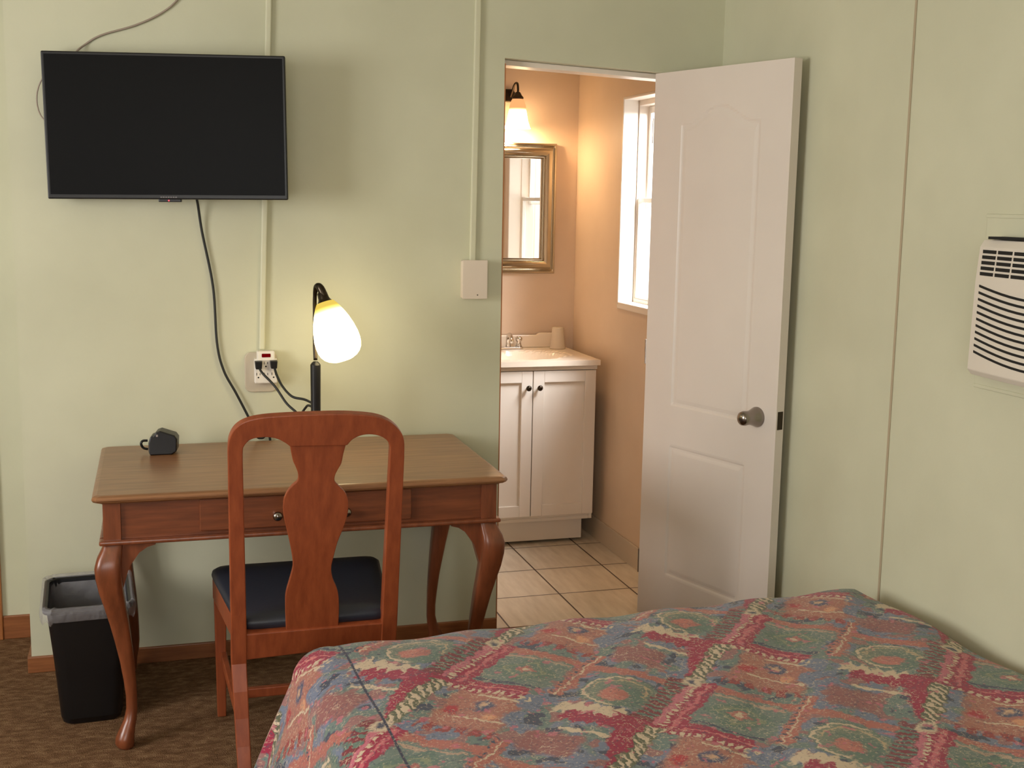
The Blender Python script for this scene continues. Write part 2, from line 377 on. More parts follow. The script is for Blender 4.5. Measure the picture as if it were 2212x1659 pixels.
# bedroom windows (behind and left of the camera): frames only where light comes in
bm = B()
for y in (-2.7, -2.025, -1.35): box(bm, -2.52, -2.46, y, y+.05, .95, 2.2)
box(bm, -2.52, -2.46, -2.7, -1.3, .95, 1.0); box(bm, -2.52, -2.46, -2.7, -1.3, 2.15, 2.2); struct(obj('window_2', bm, 'wplastic'))
bm = B()
for x in (-1.6, -.62, .35): box(bm, x, x+.05, -5.5, -5.44, .95, 2.2)
box(bm, -1.6, .4, -5.5, -5.44, .95, 1.0); box(bm, -1.6, .4, -5.5, -5.44, 2.15, 2.2); struct(obj('window_3', bm, 'wplastic'))
# baseboards
bm = B(); box(bm, -.437, 1.1753, -.013, 0, 0, .055); box(bm, -.438, -.425, 0, .35, 0, .055); struct(obj('baseboard_back', bm, 'base', bevel=.003))
bm = B(); box(bm, -.550, -.438, .337, .35, 0, .085); struct(obj('baseboard_hall', bm, 'base', bevel=.003))
bm = B(); box(bm, 1.972, 1.982, .13, 1.5, 0, .10); struct(obj('baseboard_bathroom', bm, 'basetile', bevel=.002))
# batten over the wall-panel joint; doorway head stop; thin jamb edge
bm = B(); hexa(bm, [(1.9965, -1.177, 0), (2.0, -1.177, 0), (2.0, -1.169, 0), (1.9965, -1.169, 0), (1.9965, -1.167, HC), (2.0, -1.167, HC), (2.0, -1.159, HC), (1.9965, -1.159, HC)])
struct(obj('trim_2', bm, newmat('batten_paint', (180, 165, 138), .5)[0], bevel=.001))
bm = B()
hexa(bm, [(1.1793, .045, 2.045), (1.83, .045, 2.020), (1.83, .125, 2.020), (1.1793, .125, 2.045), (1.1793, .045, 2.063), (1.83, .045, 2.038), (1.83, .125, 2.038), (1.1793, .125, 2.063)])
struct(obj('trim_3', bm, 'vanity', bevel=.002))
bm = B(); box(bm, 1.1755, 1.1795, .0, .122, 0, 2.045); struct(obj('trim_4', bm, 'casing'))

# ------------------------------------------------------------------ open bathroom door (moulded two-panel, arched top)
DA = R(-72.26); DW, DH, DT = .658, 2.0, .035
door = bpy.data.objects.new('door_1', None); COL.objects.link(door); struct(door)
door.location = (1.7335, -.012, .035)
door.rotation_euler = (0, 0, DA)   # local x runs along the leaf; local +y faces the wall side
def dpts(o): return o
def panel_d(u, z):   # signed distances to the two moulded panels (negative inside)
    def rb(cx, cz, hx, hz, r=.012):
        qx, qz = abs(u-cx)-hx+r, abs(z-cz)-hz+r
        return math.hypot(max(qx, 0), max(qz, 0))+min(max(qx, qz), 0)-r
    d2 = rb(.335, .430, .190, .245)
    k = abs(u-.335)
    top = 1.818+(.058*(0.5+0.5*math.cos(math.pi*min(k/.165, 1))))
    d1 = max(rb(.335, .82+.6, .190, .6+.0) if z < 1.5 else k-.190, z-top)
    return min(d1, d2) if True else 0
def dz(d):
    # ogee groove about 22 mm wide, inner field slightly raised
    if d > 0: return 0
    d = -d
    if d < .010: return -.0042*math.sin(d/.010*math.pi/2)
    if d < .030: return -.0042+.0030*(1-math.cos((d-.010)/.020*math.pi))/2
    return -.0012
nu, nz_ = 132, 300
V_ = []; F_ = []
for side in (0, 1):
    for j in range(nz_+1):
        for i in range(nu+1):
            u_, z_ = DW*i/nu, DH*j/nz_
            h = dz(panel_d(u_, z_))
            V_.append((u_, -h if side == 0 else DT+h, z_))
nn = (nu+1)*(nz_+1)
for side in (0, 1):
    for j in range(nz_):
        for i in range(nu):
            q = [side*nn+j*(nu+1)+i, side*nn+j*(nu+1)+i+1, side*nn+(j+1)*(nu+1)+i+1, side*nn+(j+1)*(nu+1)+i]
            F_.append(q if side == 0 else q[::-1])
idx = lambda s, j, i: s*nn+j*(nu+1)+i
for i in range(nu): F_.append([idx(0, 0, i), idx(1, 0, i), idx(1, 0, i+1), idx(0, 0, i+1)]); F_.append([idx(0, nz_, i), idx(0, nz_, i+1), idx(1, nz_, i+1), idx(1, nz_, i)])
for j in range(nz_): F_.append([idx(0, j, 0), idx(0, j+1, 0), idx(1, j+1, 0), idx(1, j, 0)]); F_.append([idx(0, j, nu), idx(1, j, nu), idx(1, j+1, nu), idx(0, j+1, nu)])
me = bpy.data.meshes.new('door_leaf'); me.from_pydata(V_, [], F_); me.update()
leaf = bpy.data.objects.new('door_leaf', me); COL.objects.link(leaf); me.materials.append(M['white']); leaf.parent = door
def dchild(name, bm, mat, smooth=False, bevel=0):
    bmesh.ops.recalc_face_normals(bm, faces=bm.faces); me = bpy.data.meshes.new(name); bm.to_mesh(me); bm.free()
    if smooth:
        for p in me.polygons: p.use_smooth = True
    o = bpy.data.objects.new(name, me); COL.objects.link(o); me.materials.append(M[mat]); o.parent = door
    if bevel: q = o.modifiers.new('b', 'BEVEL'); q.width = bevel; q.segments = 2
    return o
for sgn, y0 in ((-1, 0), (1, DT)):
    if sgn > 0: continue
    bm = B(); lathe(bm, (.572, y0, .846), [(.0, 0), (.034, 0), (.034, .004), (.031, .012), (.028, .020), (.025, .030), (.0235, .038), (.0235, .048), (.0245, .060), (.0225, .070), (.016, .076), (.006, .078), (0, .078)], (0, sgn, 0), 32)
    kn = dchild('door_knob', bm, 'nickel', True); kn['label'] = 'satin metal door knob'
bm = B(); box(bm, DW, DW+.0015, .006, .029, .815, .875); dchild('latch_plate', bm, 'bronze')
for z in (.2, 1.0, 1.8):
    bm = B(); lathe(bm, (-.006, .006, z-.045), [(.006, 0), (.006, .09)], (0, 0, 1), 12); dchild('hinge', bm, 'nickel')

# ------------------------------------------------------------------ television
TVR = R(-.7)
tv = thing('television', 'black flat screen television mounted high on the wall above the desk', 'television', (.052, -.02, 1.786))
cx, cz = .0515, 1.786
def tvp(bm):   # roll geometry about the screen centre: it hangs slightly crooked
    bmesh.ops.rotate(bm, verts=bm.verts, cent=(cx, -.1, cz), matrix=Matrix.Rotation(TVR, 3, 'Y'))
    bmesh.ops.rotate(bm, verts=bm.verts, cent=(cx, -.11, cz), matrix=Matrix.Rotation(R(-8), 3, 'Z')); return bm   # swivelled a little on its arm
bm = B(); box(bm, cx-.367, cx+.365, -.128, -.096, cz-.224, cz+.222); obj('bezel', tvp(bm), 'black', tv, bevel=.004)
bm = B(); box(bm, cx-.358, cx+.356, -.1295, -.127, cz-.210, cz+.213); obj('screen', tvp(bm), 'screen', tv)
bm = B(); box(bm, cx-.25, cx+.25, -.1, -.062, cz-.19, cz+.12); obj('rear_housing', tvp(bm), 'black', tv, bevel=.015)
bm = B(); box(bm, cx-.036, cx+.034, -.126, -.104, cz-.232, cz-.222); pn = obj('sensor_tab', tvp(bm), 'black', tv, bevel=.002)
bm = B(); lathe(bm, (cx-.004, -.1262, cz-.2275), [(.0025, 0), (.0025, .0012)], (0, -1, 0), 12); obj('power_light', tvp(bm), 'led', pn)
bm = B()
for i in range(7): box(bm, cx-.029+i*.0075, cx-.0235+i*.0075, -.1302, -.1294, cz-.2188, cz-.2155)
obj('maker_mark', tvp(bm), newmat('grey_lettering', (120, 116, 116), .4)[0], tv)
bm = B(); box(bm, cx-.11, cx+.11, -.012, 0, cz-.1, cz+.1); box(bm, cx-.03, cx+.03, -.064, -.010, cz-.06, cz+.06); obj('wall_bracket', bm, 'black', tv)
bm = B(); tube(bm, [(.125, -.06, 1.60), (.138, -.03, 1.555), (.151, -.012, 1.46), (.183, -.010, 1.278), (.192, -.010, 1.094), (.212, -.011, 1.0), (.252, -.013, .92), (.296, -.014, .827), (.315, -.02, .775), (.335, -.018, .766), (.36, -.012, .77), (.375, -.008, .6), (.46, -.01, .5), (.5, -.012, .36), (.5, -.02, .1), (.49, -.03, .02)], .0042, 8)
obj('power_cord', bm, 'cable', tv, smooth=True)
bm = B(); tube(bm, [(.27, -.006, 2.495), (.20, -.006, 2.38), (.145, -.006, 2.27), (.09, -.006, 2.187), (.036, -.006, 2.141), (-.042, -.006, 2.101), (-.14, -.006, 2.067), (-.188, -.006, 2.037), (-.22, -.03, 2.0), (-.225, -.05, 1.93)], .0032, 8)
tag(obj('aerial_cable', bm, 'gcable', smooth=True), 'thin grey cable rising from the top of the television across the wall', 'cable')
bm = B(); tube(bm, [(-.28, -.05, 1.95), (-.312, -.045, 1.929), (-.332, -.04, 1.886), (-.334, -.04, 1.84), (-.318, -.05, 1.802), (-.28, -.06, 1.79)], .0022, 8)
obj('cable_loop', bm, 'gcable', tv, smooth=True)

# ------------------------------------------------------------------ raceways and wall boxes
def raceway(top, bot, w, label, z1):
    bm = B(); (xt, zt), (xb, zb) = top, bot
    hexa(bm, [(xb-w/2, -.014, zb), (xb+w/2, -.014, zb), (xb+w/2, 0, zb), (xb-w/2, 0, zb), (xt-w/2, -.014, zt), (xt+w/2, -.014, zt), (xt+w/2, 0, zt), (xt-w/2, 0, zt)])
    return tag(obj('cable_raceway', bm, 'race', bevel=.004), label, 'cable raceway')
raceway((.385, HC), (.339, 1.068), .019, 'cream vertical cable raceway running down behind the television to the outlet', 0)
raceway((1.078, HC), (1.067, 1.366), .022, 'cream vertical cable raceway running down to the blank box by the doorway', 0)
bm = B(); box(bm, 1.026, 1.112, -.036, 0, 1.238, 1.369); bx_ = tag(obj('junction_box', bm, 'plastic', bevel=.004), 'blank ivory junction box on the wall left of the doorway', 'junction box')
bm = B(); box(bm, 1.024, 1.114, -.040, -.036, 1.236, 1.371); jp = obj('cover_plate', bm, 'plastic', bx_, bevel=.0015)
bm = B(); lathe(bm, (1.078, -.040, 1.250), [(.0025, 0), (.0025, .001)], (0, -1, 0), 12); obj('screw', bm, 'nickel', jp)
# outlet: beige plate, six-way adapter with red light, two plugs
out = thing('outlet', 'wall outlet with beige plate and white six-way adapter with red light', 'outlet', (.34, 0, .93))
def rrect(cx, cz, hx, hz, r, n=6):
    P = []
    for qx, qz, a0 in ((1, 1, 0), (-1, 1, 90), (-1, -1, 180), (1, -1, 270)):
        for i in range(n+1): a_ = R(a0+90*i/n); P.append((cx+qx*(hx-r)+r*math.cos(a_), cz+qz*(hz-r)+r*math.sin(a_)))
    return P
bm = B(); prism(bm, [(x, -.009, z) for x, z in rrect(.335, .991, .054, .068, .022)], (0, .009, 0)); obj('wall_plate', bm, newmat('grey_beige_plate', (200, 188, 166), .45)[0], out, bevel=.003)
bm = B(); box(bm, .311, .386, -.040, -.009, .956, 1.040); box(bm, .320, .378, -.044, -.009, 1.032, 1.066); ad = obj('outlet_adapter', bm, 'wplastic', out, bevel=.004)
bm = B(); prism(bm, [(x, -.0455, z) for x, z in rrect(.3495, 1.0515, .0145, .006, .002)], (0, .0015, 0)); s_ = obj('indicator_light', bm, 'redsw', ad); s_['label'] = 'red glowing indicator'
for ix in range(3):
    for iz in range(2):
        if iz and ix != 1: continue
        x_, z_ = .3235+ix*.025, .984+iz*.037
        bm = B()
        box(bm, x_-.0065, x_-.0045, -.0406, -.0398, z_, z_+.009); box(bm, x_+.0045, x_+.0065, -.0406, -.0398, z_+.001, z_+.008)
        lathe(bm, (x_, -.0398, z_-.007), [(.0028, 0), (.0028, .0008)], (0, -1, 0), 12)
        obj('socket', bm, 'slot', ad)
def plug(x, z, label):
    bm = B(); hexa(bm, [(x-.010, -.062, z-.014), (x+.010, -.062, z-.014), (x+.010, -.041, z-.013), (x-.010, -.041, z-.013), (x-.012, -.064, z+.013), (x+.012, -.064, z+.013), (x+.013, -.041, z+.014), (x-.013, -.041, z+.014)])
    return bm
# ------------------------------------------------------------------ desk
X0_, X1_, YF, YB, TZ = -.182, 1.0, -.724, -.022, .76
desk = thing('writing_desk', 'wooden writing desk with curved cabriole legs against the wall under the television', 'desk', (.41, -.37, 0))
bm = B()   # top with moulded rim
def rr(x0, x1, y0, y1, z, r=.012):
    return [(x, y, z) for x, y in ((x0+r, y0), (x1-r, y0), (x1, y0+r), (x1, y1-r), (x1-r, y1), (x0+r, y1), (x0, y1-r), (x0, y0+r))]
pr = [(-.016, .735), (-.012, .738), (-.004, .741), (-.002, .744), (0, .747), (0, .751), (-.003, .756), (-.008, .7585), (-.014, .76)]
rings(bm, [rr(X0_-o, X1_+o, YF-o, YB+min(o, 0), z) for o, z in pr])
obj('desktop', bm, 'desktop', desk)
bm = B()
ax0, ax1, ay0, ay1 = -.155, .972, -.695, -.03
box(bm, ax0+.046, ax1-.046, ay0+.008, ay0+.026, .628, .736); box(bm, ax0+.046, ax1-.046, ay1-.02, ay1, .628, .736)
box(bm, ax0+.008, ax0+.026, ay0+.046, ay1-.04, .628, .736); box(bm, ax1-.026, ax1-.008, ay0+.046, ay1-.04, .628, .736)
obj('apron', bm, 'desk', desk, bevel=.001)
bm = B()   # bead moulding under the apron
for y0, y1 in ((ay0-.012, ay0+.03), (ay1-.02, ay1+.006)): box(bm, ax0-.012, ax1+.012, y0, y1, .615, .628)
for x0, x1 in ((ax0-.012, ax0+.03), (ax1-.03, ax1+.012)): box(bm, x0, x1, ay0+.03, ay1-.02, .615, .628)
obj('moulding', bm, 'leg', desk, bevel=.005, seg=3)
bm = B(); box(bm, .103, .710, ay0-.004, ay0+.012, .640, .732); dr = obj('drawer', bm, 'desk', desk, bevel=.003)
for x in (.318, .515):
    bm = B(); lathe(bm, (x, ay0-.004, .676), [(.006, 0), (.005, .008), (.012, .014), (.014, .020), (.010, .026), (0, .028)], (0, -1, 0), 20); obj('drawer_knob', bm, 'nickel', dr, True)
def cab_leg(cx, cy, sx, sy):
    # cabriole leg: knee out along the diagonal, slim ankle, pad foot
    bm = B(); prof = [(.616, .0, .026), (.600, .004, .028), (.575, .012, .033), (.55, .016, .036), (.52, .015, .035), (.48, .010, .033), (.43, .001, .029), (.38, -.008, .026), (.32, -.017, .0225), (.26, -.025, .020), (.20, -.031, .0175), (.15, -.034, .016), (.11, -.034, .016), (.08, -.029, .018), (.055, -.020, .022), (.035, -.014, .026), (.018, -.012, .027), (.006, -.014, .024), (0, -.015, .020)]
    rs = []
    for z, o, h in prof:
        c_ = Vector((cx+sx*o, cy+sy*o, z)); k = .35 if z > .2 else .9; n = 16; ring = []
        for i in range(n):
            a_ = 2*math.pi*(i+.5)/n; ca, sa = math.cos(a_), math.sin(a_); e = .45 if z > .3 else (.7 if z > .15 else 1)
            ring.append(c_+Vector((math.copysign(abs(ca)**e, ca)*h, math.copysign(abs(sa)**e, sa)*h, 0)))
        rs.append(ring)
    rings(bm, rs[::-1])
    # ear brackets along both rails
    for ax in (0, 1):
        s_ = -sx if ax == 0 else -sy
        pts = [(.018, .616), (.115, .616), (.112, .606), (.090, .600), (.068, .585), (.056, .568), (.040, .545), (.027, .50), (.018, .47)]
        P = []
        for q, z in pts: P.append((cx+s_*q, cy-sy*-.002-.014*1, z) if ax == 0 else (cx-.014, cy+s_*q, z))
        prism(bm, P, (0, .030, 0) if ax == 0 else (.030, 0, 0))
    return bm
for lx, ly, sx, sy in ((-.130, -.668, -1, -1), (.947, -.668, 1, -1), (-.130, -.062, -1, 1), (.947, -.062, 1, 1)):
    lg = obj('leg', cab_leg(lx, ly, sx, sy if sy < 0 else .35), 'leg', desk, True)
    lg.modifiers.new('es', 'EDGE_SPLIT').split_angle = R(50)
    bm = B(); box(bm, min(lx-sx*.022, lx+sx*.025), max(lx-sx*.022, lx+sx*.025), ly-.027, ly+.022 if sy < 0 else ly+.030, .626, .736); obj('corner_block', bm, 'leg', desk, bevel=.001)

# black clock-like box on the desk
bxo = thing('desk_gadget', 'small black faceted box with a side knob lying on the desk at back left', 'gadget', (.01, -.17, TZ))
bm = B()
P = [(-.036, 0), (.030, 0), (.046, .010), (.048, .050), (.040, .062), (-.004, .078), (-.016, .074), (-.026, .062), (-.034, .060), (-.040, .04), (-.040, .012)]
prism(bm, [(.006+x, -.205, TZ+z) for x, z in P], (0.008, .065, -.0)); obj('body', bm, 'black', bxo, bevel=.004)
bm = B(); tube(bm, [(-.036, -.17, TZ+.042), (-.050, -.172, TZ+.042), (-.056, -.174, TZ+.034), (-.050, -.172, TZ+.020), (-.036, -.17, TZ+.014)], .004, 8); obj('side_loop', bm, 'black', bxo, True)
bm = B(); box(bm, -.010, -.004, -.2062, -.2048, TZ+.060, TZ+.067); obj('button', bm, 'nickel', bxo)

# ------------------------------------------------------------------ desk lamp
LY = -.25
lamp = thing('desk_lamp', 'lit table lamp with black post and white glass teardrop shade on the desk', 'lamp', (.487, LY, TZ))
bm = B(); lathe(bm, (.487, LY, TZ+.001), [(.075, 0), (.078, .004), (.074, .012), (.055, .022), (.038, .05), (.028, .09), (.020, .118), (.016, .135)], n=32); obj('base', bm, 'black', lamp, True)
bm = B(); lathe(bm, (.487, LY, TZ+.12), [(.0155, 0), (.0165, .16), (.0165, .165), (.012, .172), (.007, .176)], n=20); obj('pole', bm, 'black', lamp)
bm = B(); tube(bm, [(.487, LY, 1.06), (.486, LY+.004, 1.12), (.487, LY+.008, 1.20), (.487, LY+.004, 1.26), (.490, LY-.004, 1.292), (.497, LY-.014, 1.298), (.505, LY-.022, 1.286), (.512, LY-.027, 1.268)], lambda q: .0065+.0065*min(max((q-.45)/.35, 0), 1), 12); obj('gooseneck', bm, 'bronze', lamp, True)
dirv = Vector((.27, -.24, -.93)).normalized(); top = Vector((.512, LY-.025, 1.258))
bm = B(); lathe(bm, top-dirv*.022, [(.010, -.004), (.016, .002), (.0175, .02), (.020, .026), (.027, .036), (.034, .045)], dirv, 24); obj('socket_cap', bm, 'bronze', lamp, True)
bm = B()
prof = [(.026, 0), (.034, .012), (.045, .035), (.0545, .06), (.0615, .085), (.066, .11), (.067, .13), (.0655, .145), (.061, .16), (.053, .172), (.042, .181), (.028, .187), (.022, .1885)]
inner = [(r-.003, h) for r, h in reversed(prof)]
lathe(bm, (0, 0, .182), [(r*1.08, -h*1.03) for r, h in prof+inner], (0, 0, 1), 40, cap=False)
me = bpy.data.meshes.new('lamp_shade')
bmesh.ops.recalc_face_normals(bm, faces=bm.faces); bm.to_mesh(me); bm.free()
for p in me.polygons: p.use_smooth = True
ls = bpy.data.objects.new('lamp_shade', me); COL.objects.link(ls); me.materials.append(M['lampglass']); ls.parent = lamp
ls.location = (top+dirv*.193)-Vector(lamp.location)
ls.rotation_euler = (-dirv).to_track_quat('Z', 'Y').to_euler(); ls['label'] = 'glowing white glass teardrop shade'
bm = B(); lathe(bm, top+dirv*.125, [(.0, -.03), (.016, -.02), (.026, 0), (.022, .02), (.0, .03)], dirv, 20); obj('bulb', bm, emit('lamp_bulb_glow', (255, 226, 160), 16), lamp, True)

for xs, zs, pts in ((.3235, 1.021, [(.325, -.056, 1.012), (.335, -.075, .995), (.372, -.10, .955), (.404, -.13, .905), (.430, -.15, .880), (.446, -.16, .868), (.462, -.17, .890), (.470, -.19, .903), (.480, -.238, .905)]),
                    (.3735, 1.022, [(.375, -.056, 1.013), (.380, -.08, .99), (.392, -.11, .962), (.410, -.14, .938), (.428, -.16, .926), (.458, -.19, .923), (.480, -.238, .917)])):
    bm = B(); tube(bm, pts, .0042, 8); cd_ = obj('power_cord', bm, 'cable', lamp, True)
    obj('plug', plug(xs, zs, ''), 'black', cd_, bevel=.003)
# ------------------------------------------------------------------ chair
chair = thing('dining_chair', 'reddish wooden chair with splat back and dark vinyl seat pulled up to desk', 'chair', (.38, -.8, 0))
P0 = Vector((0, -1.0, .43)); tvv = Vector((0, -.14, .61)).normalized(); nv = Vector((1, 0, 0)).cross(tvv).normalized()   # towards the camera side = -nv
if nv.y > 0: nv = -nv
def cp(x, s, o=0): return Vector((x, 0, 0))+P0+tvv*s-nv*o
def cprism(bm, pts, o0, th): prism(bm, [cp(x, s, o0) for x, s in pts], -nv*th)
def smooth_poly(P, k=4): return [(v.x, v.y) for v in spline([(x, y, 0) for x, y in P], k)]
# crest rail and rounded shoulders
topc = [(.161, .50), (.161, .548), (.166, .577), (.180, .601), (.205, .617), (.245, .6255), (.31, .6285), (.38, .629), (.45, .6275), (.52, .619), (.560, .603), (.588, .577), (.601, .548), (.604, .50)]
low = [(.566, .50), (.5645, .535), (.550, .556), (.525, .567), (.495, .568), (.470, .558), (.455, .541), (.312, .544), (.298, .556), (.275, .568), (.245, .572), (.216, .567), (.200, .550), (.197, .535), (.197, .50)]
bm = B(); cprism(bm, smooth_poly(topc)+smooth_poly(low[:7])+smooth_poly(low[7:]), 0, .026); obj('crest_rail', bm, 'chair', chair, bevel=.0025, seg=2)
# stiles running on into splayed rear legs
for xo, xi, lo_o, lo_i in ((.161, .197, .178, .212), (.604, .566, .606, .574)):
    x0, x1 = min(xo, xi), max(xo, xi); s0 = .172-.0; lx0, lx1 = min(lo_o, lo_i), max(lo_o, lo_i)
    bm = B(); mx0, mx1 = (x0+.006, x1+.010) if xo < .3 else (x0, x1+.004)
    A = [cp(x, .505, o) for x, o in ((x0, 0), (x1, 0), (x1, .026), (x0, .026))]
    Bm = [cp(x, .0, o) for x, o in ((mx0, -.004), (mx1, -.004), (mx1, .034), (mx0, .034))]
    Cc = [cp(x, -.08, o) for x, o in ((mx0, -.004), (mx1, -.004), (mx1, .034), (mx0, .034))]
    low_ = []
    for f_ in (1, .8, .6, .4, .2):      # lower leg sweeps back in a gentle curve
        z_ = .352*(1-f_); yy = -.984-.095*f_**2; h_ = .019-.003*f_
        xa, xb = mx0+(lx0-mx0)*f_, mx1+(lx1-mx1)*f_
        low_.append([Vector((xa, yy-h_, z_)), Vector((xb, yy-h_, z_)), Vector((xb, yy+h_, z_)), Vector((xa, yy+h_, z_))])
    rings(bm, low_+[Cc, Bm, A]); obj('stile', bm, 'chair', chair, bevel=.0025, seg=2)
    # rear leg is the lower run of the stile
sl = [(.312, .546), (.317, .518), (.321, .500), (.327, .486), (.334, .464), (.333, .446), (.321, .434), (.306, .413), (.298, .385), (.300, .344), (.311, .292), (.321, .239), (.325, .199), (.317, .160), (.308, .120), (.307, .080), (.310, .0)]
sr = [(.454, .546), (.447, .515), (.443, .490), (.436, .475), (.428, .457), (.427, .440), (.438, .425), (.455, .405), (.464, .378), (.463, .340), (.453, .301), (.440, .263), (.430, .217), (.425, .184), (.431, .150), (.444, .115), (.449, .067), (.449, .0)]
bm = B(); cprism(bm, smooth_poly(sl, 3)+smooth_poly(sr[::-1], 3), .006, .012); obj('splat', bm, 'chair', chair, bevel=.002)
bm = B()   # seat rails
cprism(bm, [(.205, -.072), (.572, -.058), (.572, .008), (.205, .008)], -.001, .028)
obj('rear_seat_rail', bm, 'chair', chair, bevel=.003)
FL, FR, RL, RR = (.142, -.50), (.642, -.50), (.190, -.99), (.590, -.99)
for p, q in ((FL, RL), (FR, RR)):
    sgn = 1 if p[0] < .3 else -1
    bm = B(); hexa(bm, [(q[0], q[1], .375), (q[0]+sgn*.022, q[1], .375), (p[0]+sgn*.022, p[1], .375), (p[0], p[1], .375), (q[0], q[1], .437), (q[0]+sgn*.022, q[1], .437), (p[0]+sgn*.022, p[1], .437), (p[0], p[1], .437)])
    obj('side_seat_rail', bm, 'chair', chair, bevel=.003)
bm = B(); box(bm, FL[0]+.02, FR[0]-.02, -.515, -.493, .375, .437); obj('front_seat_rail', bm, 'chair', chair, bevel=.003)
for x in (.145, .605):
    bm = B(); hexa(bm, [(x+.004, -.512, 0), (x+.030, -.512, 0), (x+.030, -.486, 0), (x+.004, -.486, 0), (x, -.518, .376), (x+.036, -.518, .376), (x+.036, -.480, .376), (x, -.480, .376)])
    obj('front_leg', bm, 'chair', chair, bevel=.003)
for x0, x1 in ((.160, .186), (.608, .582)):
    bm = B(); hexa(bm, [(x0, -.49, .18), (x0+.018, -.49, .18), (x1+.018, -1.0, .15), (x1, -1.0, .15), (x0, -.49, .21), (x0+.018, -.49, .21), (x1+.018, -.995, .18), (x1, -.995, .18)])
    obj('stretcher', bm, 'chair', chair, bevel=.003)
bm = B(); box(bm, .18, .61, -.78, -.76, .165, .193); obj('cross_stretcher', bm, 'chair', chair, bevel=.003)
# padded seat: rounded trapezoid cushion
bm = B(); rs = []
for ins, z in ((.012, .436), (.0, .444), (-.004, .456), (-.001, .468), (.010, .477), (.035, .484), (.09, .489), (.16, .491)):
    ring = []
    base_ = [(FL[0]-.004+ins, -.495-ins), (FR[0]+.004-ins, -.495-ins), (RR[0]+.0-ins, -.985+ins), (RL[0]+ins, -.985+ins)]
    for i in range(4):
        c_ = Vector(base_[i]+(z,)); p_ = Vector(base_[i-1]+(z,)); q_ = Vector(base_[(i+1) % 4]+(z,))
        r_ = .045; a_ = c_+(p_-c_).normalized()*r_; b_ = c_+(q_-c_).normalized()*r_
        for k in range(6): s = k/5; ring.append(a_*(1-s)**2+c_*2*s*(1-s)+b_*s*s)
    rs.append(ring)
rings(bm, rs); obj('seat_cushion', bm, 'vinyl', chair, True)

# ------------------------------------------------------------------ waste bin
bin_ = thing('waste_bin', 'black plastic waste bin with a pale liner beside the left desk leg', 'bin', (-.222, -.33, 0))
def brr(cx, cy, hx, hy, z, r, rot=0, n=6):
    out = []
    for x, y in rrect(0, 0, hx, hy, r, n): out.append((cx+x*math.cos(rot)-y*math.sin(rot), cy+x*math.sin(rot)+y*math.cos(rot), z))
    return out
rot = R(3)
bm = B(); cx_, cy_ = -.222, -.325
lv = [(.078, .128, 0), (.084, .134, .006), (.092, .142, .10), (.116, .162, .355), (.127, .170, .358), (.128, .171, .368), (.121, .165, .372), (.114, .158, .366), (.088, .138, .02)]
rings(bm, [brr(cx_, cy_, a_, c_, z, .035, rot) for a_, c_, z in lv]); obj('body', bm, 'black', bin_, True).modifiers.new('e', 'EDGE_SPLIT').split_angle = R(45)
bm = B(); rs = []; K = 96
for d_, z, wv in ((-.001, .333, .006), (.005, .345, .004), (.006, .362, .003), (.003, .3775, .002), (-.006, .379, .003), (-.014, .36, .003), (-.024, .30, .003), (-.036, .20, .004)):
    ring = []
    for i, p in enumerate(brr(cx_, cy_, .129+d_, .172+d_, z, .038, rot, 23)):
        a_ = i*2*math.pi/96; w_ = wv*(math.sin(a_*9+z*30)+.6*math.sin(a_*17+1))
        v_ = Vector((p[0]-cx_, p[1]-cy_, 0)).normalized()
        ring.append((p[0]+v_.x*abs(w_)*.5, p[1]+v_.y*abs(w_)*.5, p[2]+w_*.8))
    rs.append(ring)
rings(bm, rs, cap=False); ln = obj('liner', bm, 'liner', bin_, True); ln['label'] = 'translucent white bag folded over the rim'

# ------------------------------------------------------------------ bed
bed = thing('bed', 'bed under a pink, teal and salmon southwestern bedspread in the foreground', 'bed', (1.15, -2.2, 0))
ang = R(3.6); O = Vector((.392, -1.318, .515)); ex = Vector((math.cos(ang), math.sin(ang), 0)); ey = Vector((math.sin(ang), -math.cos(ang), 0))
BW_, BL_ = 1.49, 1.80; rad = .085
def cloth(s, t_):
    ds = s if s < 0 else (s-BW_ if s > BW_ else 0); dt = t_ if t_ < 0 else 0
    cs, ct = min(max(s, 0), BW_), max(t_, 0)
    dist = math.hypot(ds, dt); base_ = O+ex*cs+ey*ct
    z = .0
    # gentle puffiness of the quilt on top
    z += .006*math.sin(cs*9+.6)*math.sin(ct*8)+.004*math.sin(cs*23+ct*17)
    if dist < 1e-6:
        e = min(cs, ct, BW_-cs); z -= .012*max(0, 1-e/.12)**2
        return base_+Vector((0, 0, z))
    dv = (ex*ds+ey*dt)/dist
    z -= .012
    q = rad*math.pi/2
    lf = .018 if (ds < 0) else 0
    if dist < q: a_ = dist/rad; h = (rad+lf)*math.sin(a_); drop = rad*(1-math.cos(a_))
    else: e = min(dist-q, .36); h = rad+lf+e*(.40 if ds < 0 else .07); drop = rad+e*.985
    fold = .0
    if dist > q*.8:
        par = (ct*1.0+cs*1.0)+math.atan2(dt, ds+1e-9)*.5
        fold = .010*math.sin(par*19)*min((dist-q*.8)/.2, 1)
    if ds > 0: h *= .35; fold *= .2
    if dt < 0: h *= .6+.4*min(1, abs(ds)/(abs(dt)+1e-6))
    p = base_+dv*(h+fold)+Vector((0, 0, z*(1 if dist < q else .6)-drop))
    p.z = max(p.z, .02)
    p.x = min(p.x, 1.975)
    return p
ns, nt = 190, 210
s0, s1, t0, t1 = -.50, BW_+.45, -.50, BL_
Vv = []; UVs = []
for j in range(nt+1):
    for i in range(ns+1):
        s = s0+(s1-s0)*i/ns; t_ = t0+(t1-t0)*(j/nt)
        Vv.append(cloth(s, t_)); w_ = O+ex*s+ey*t_; UVs.append((w_.x, w_.y))
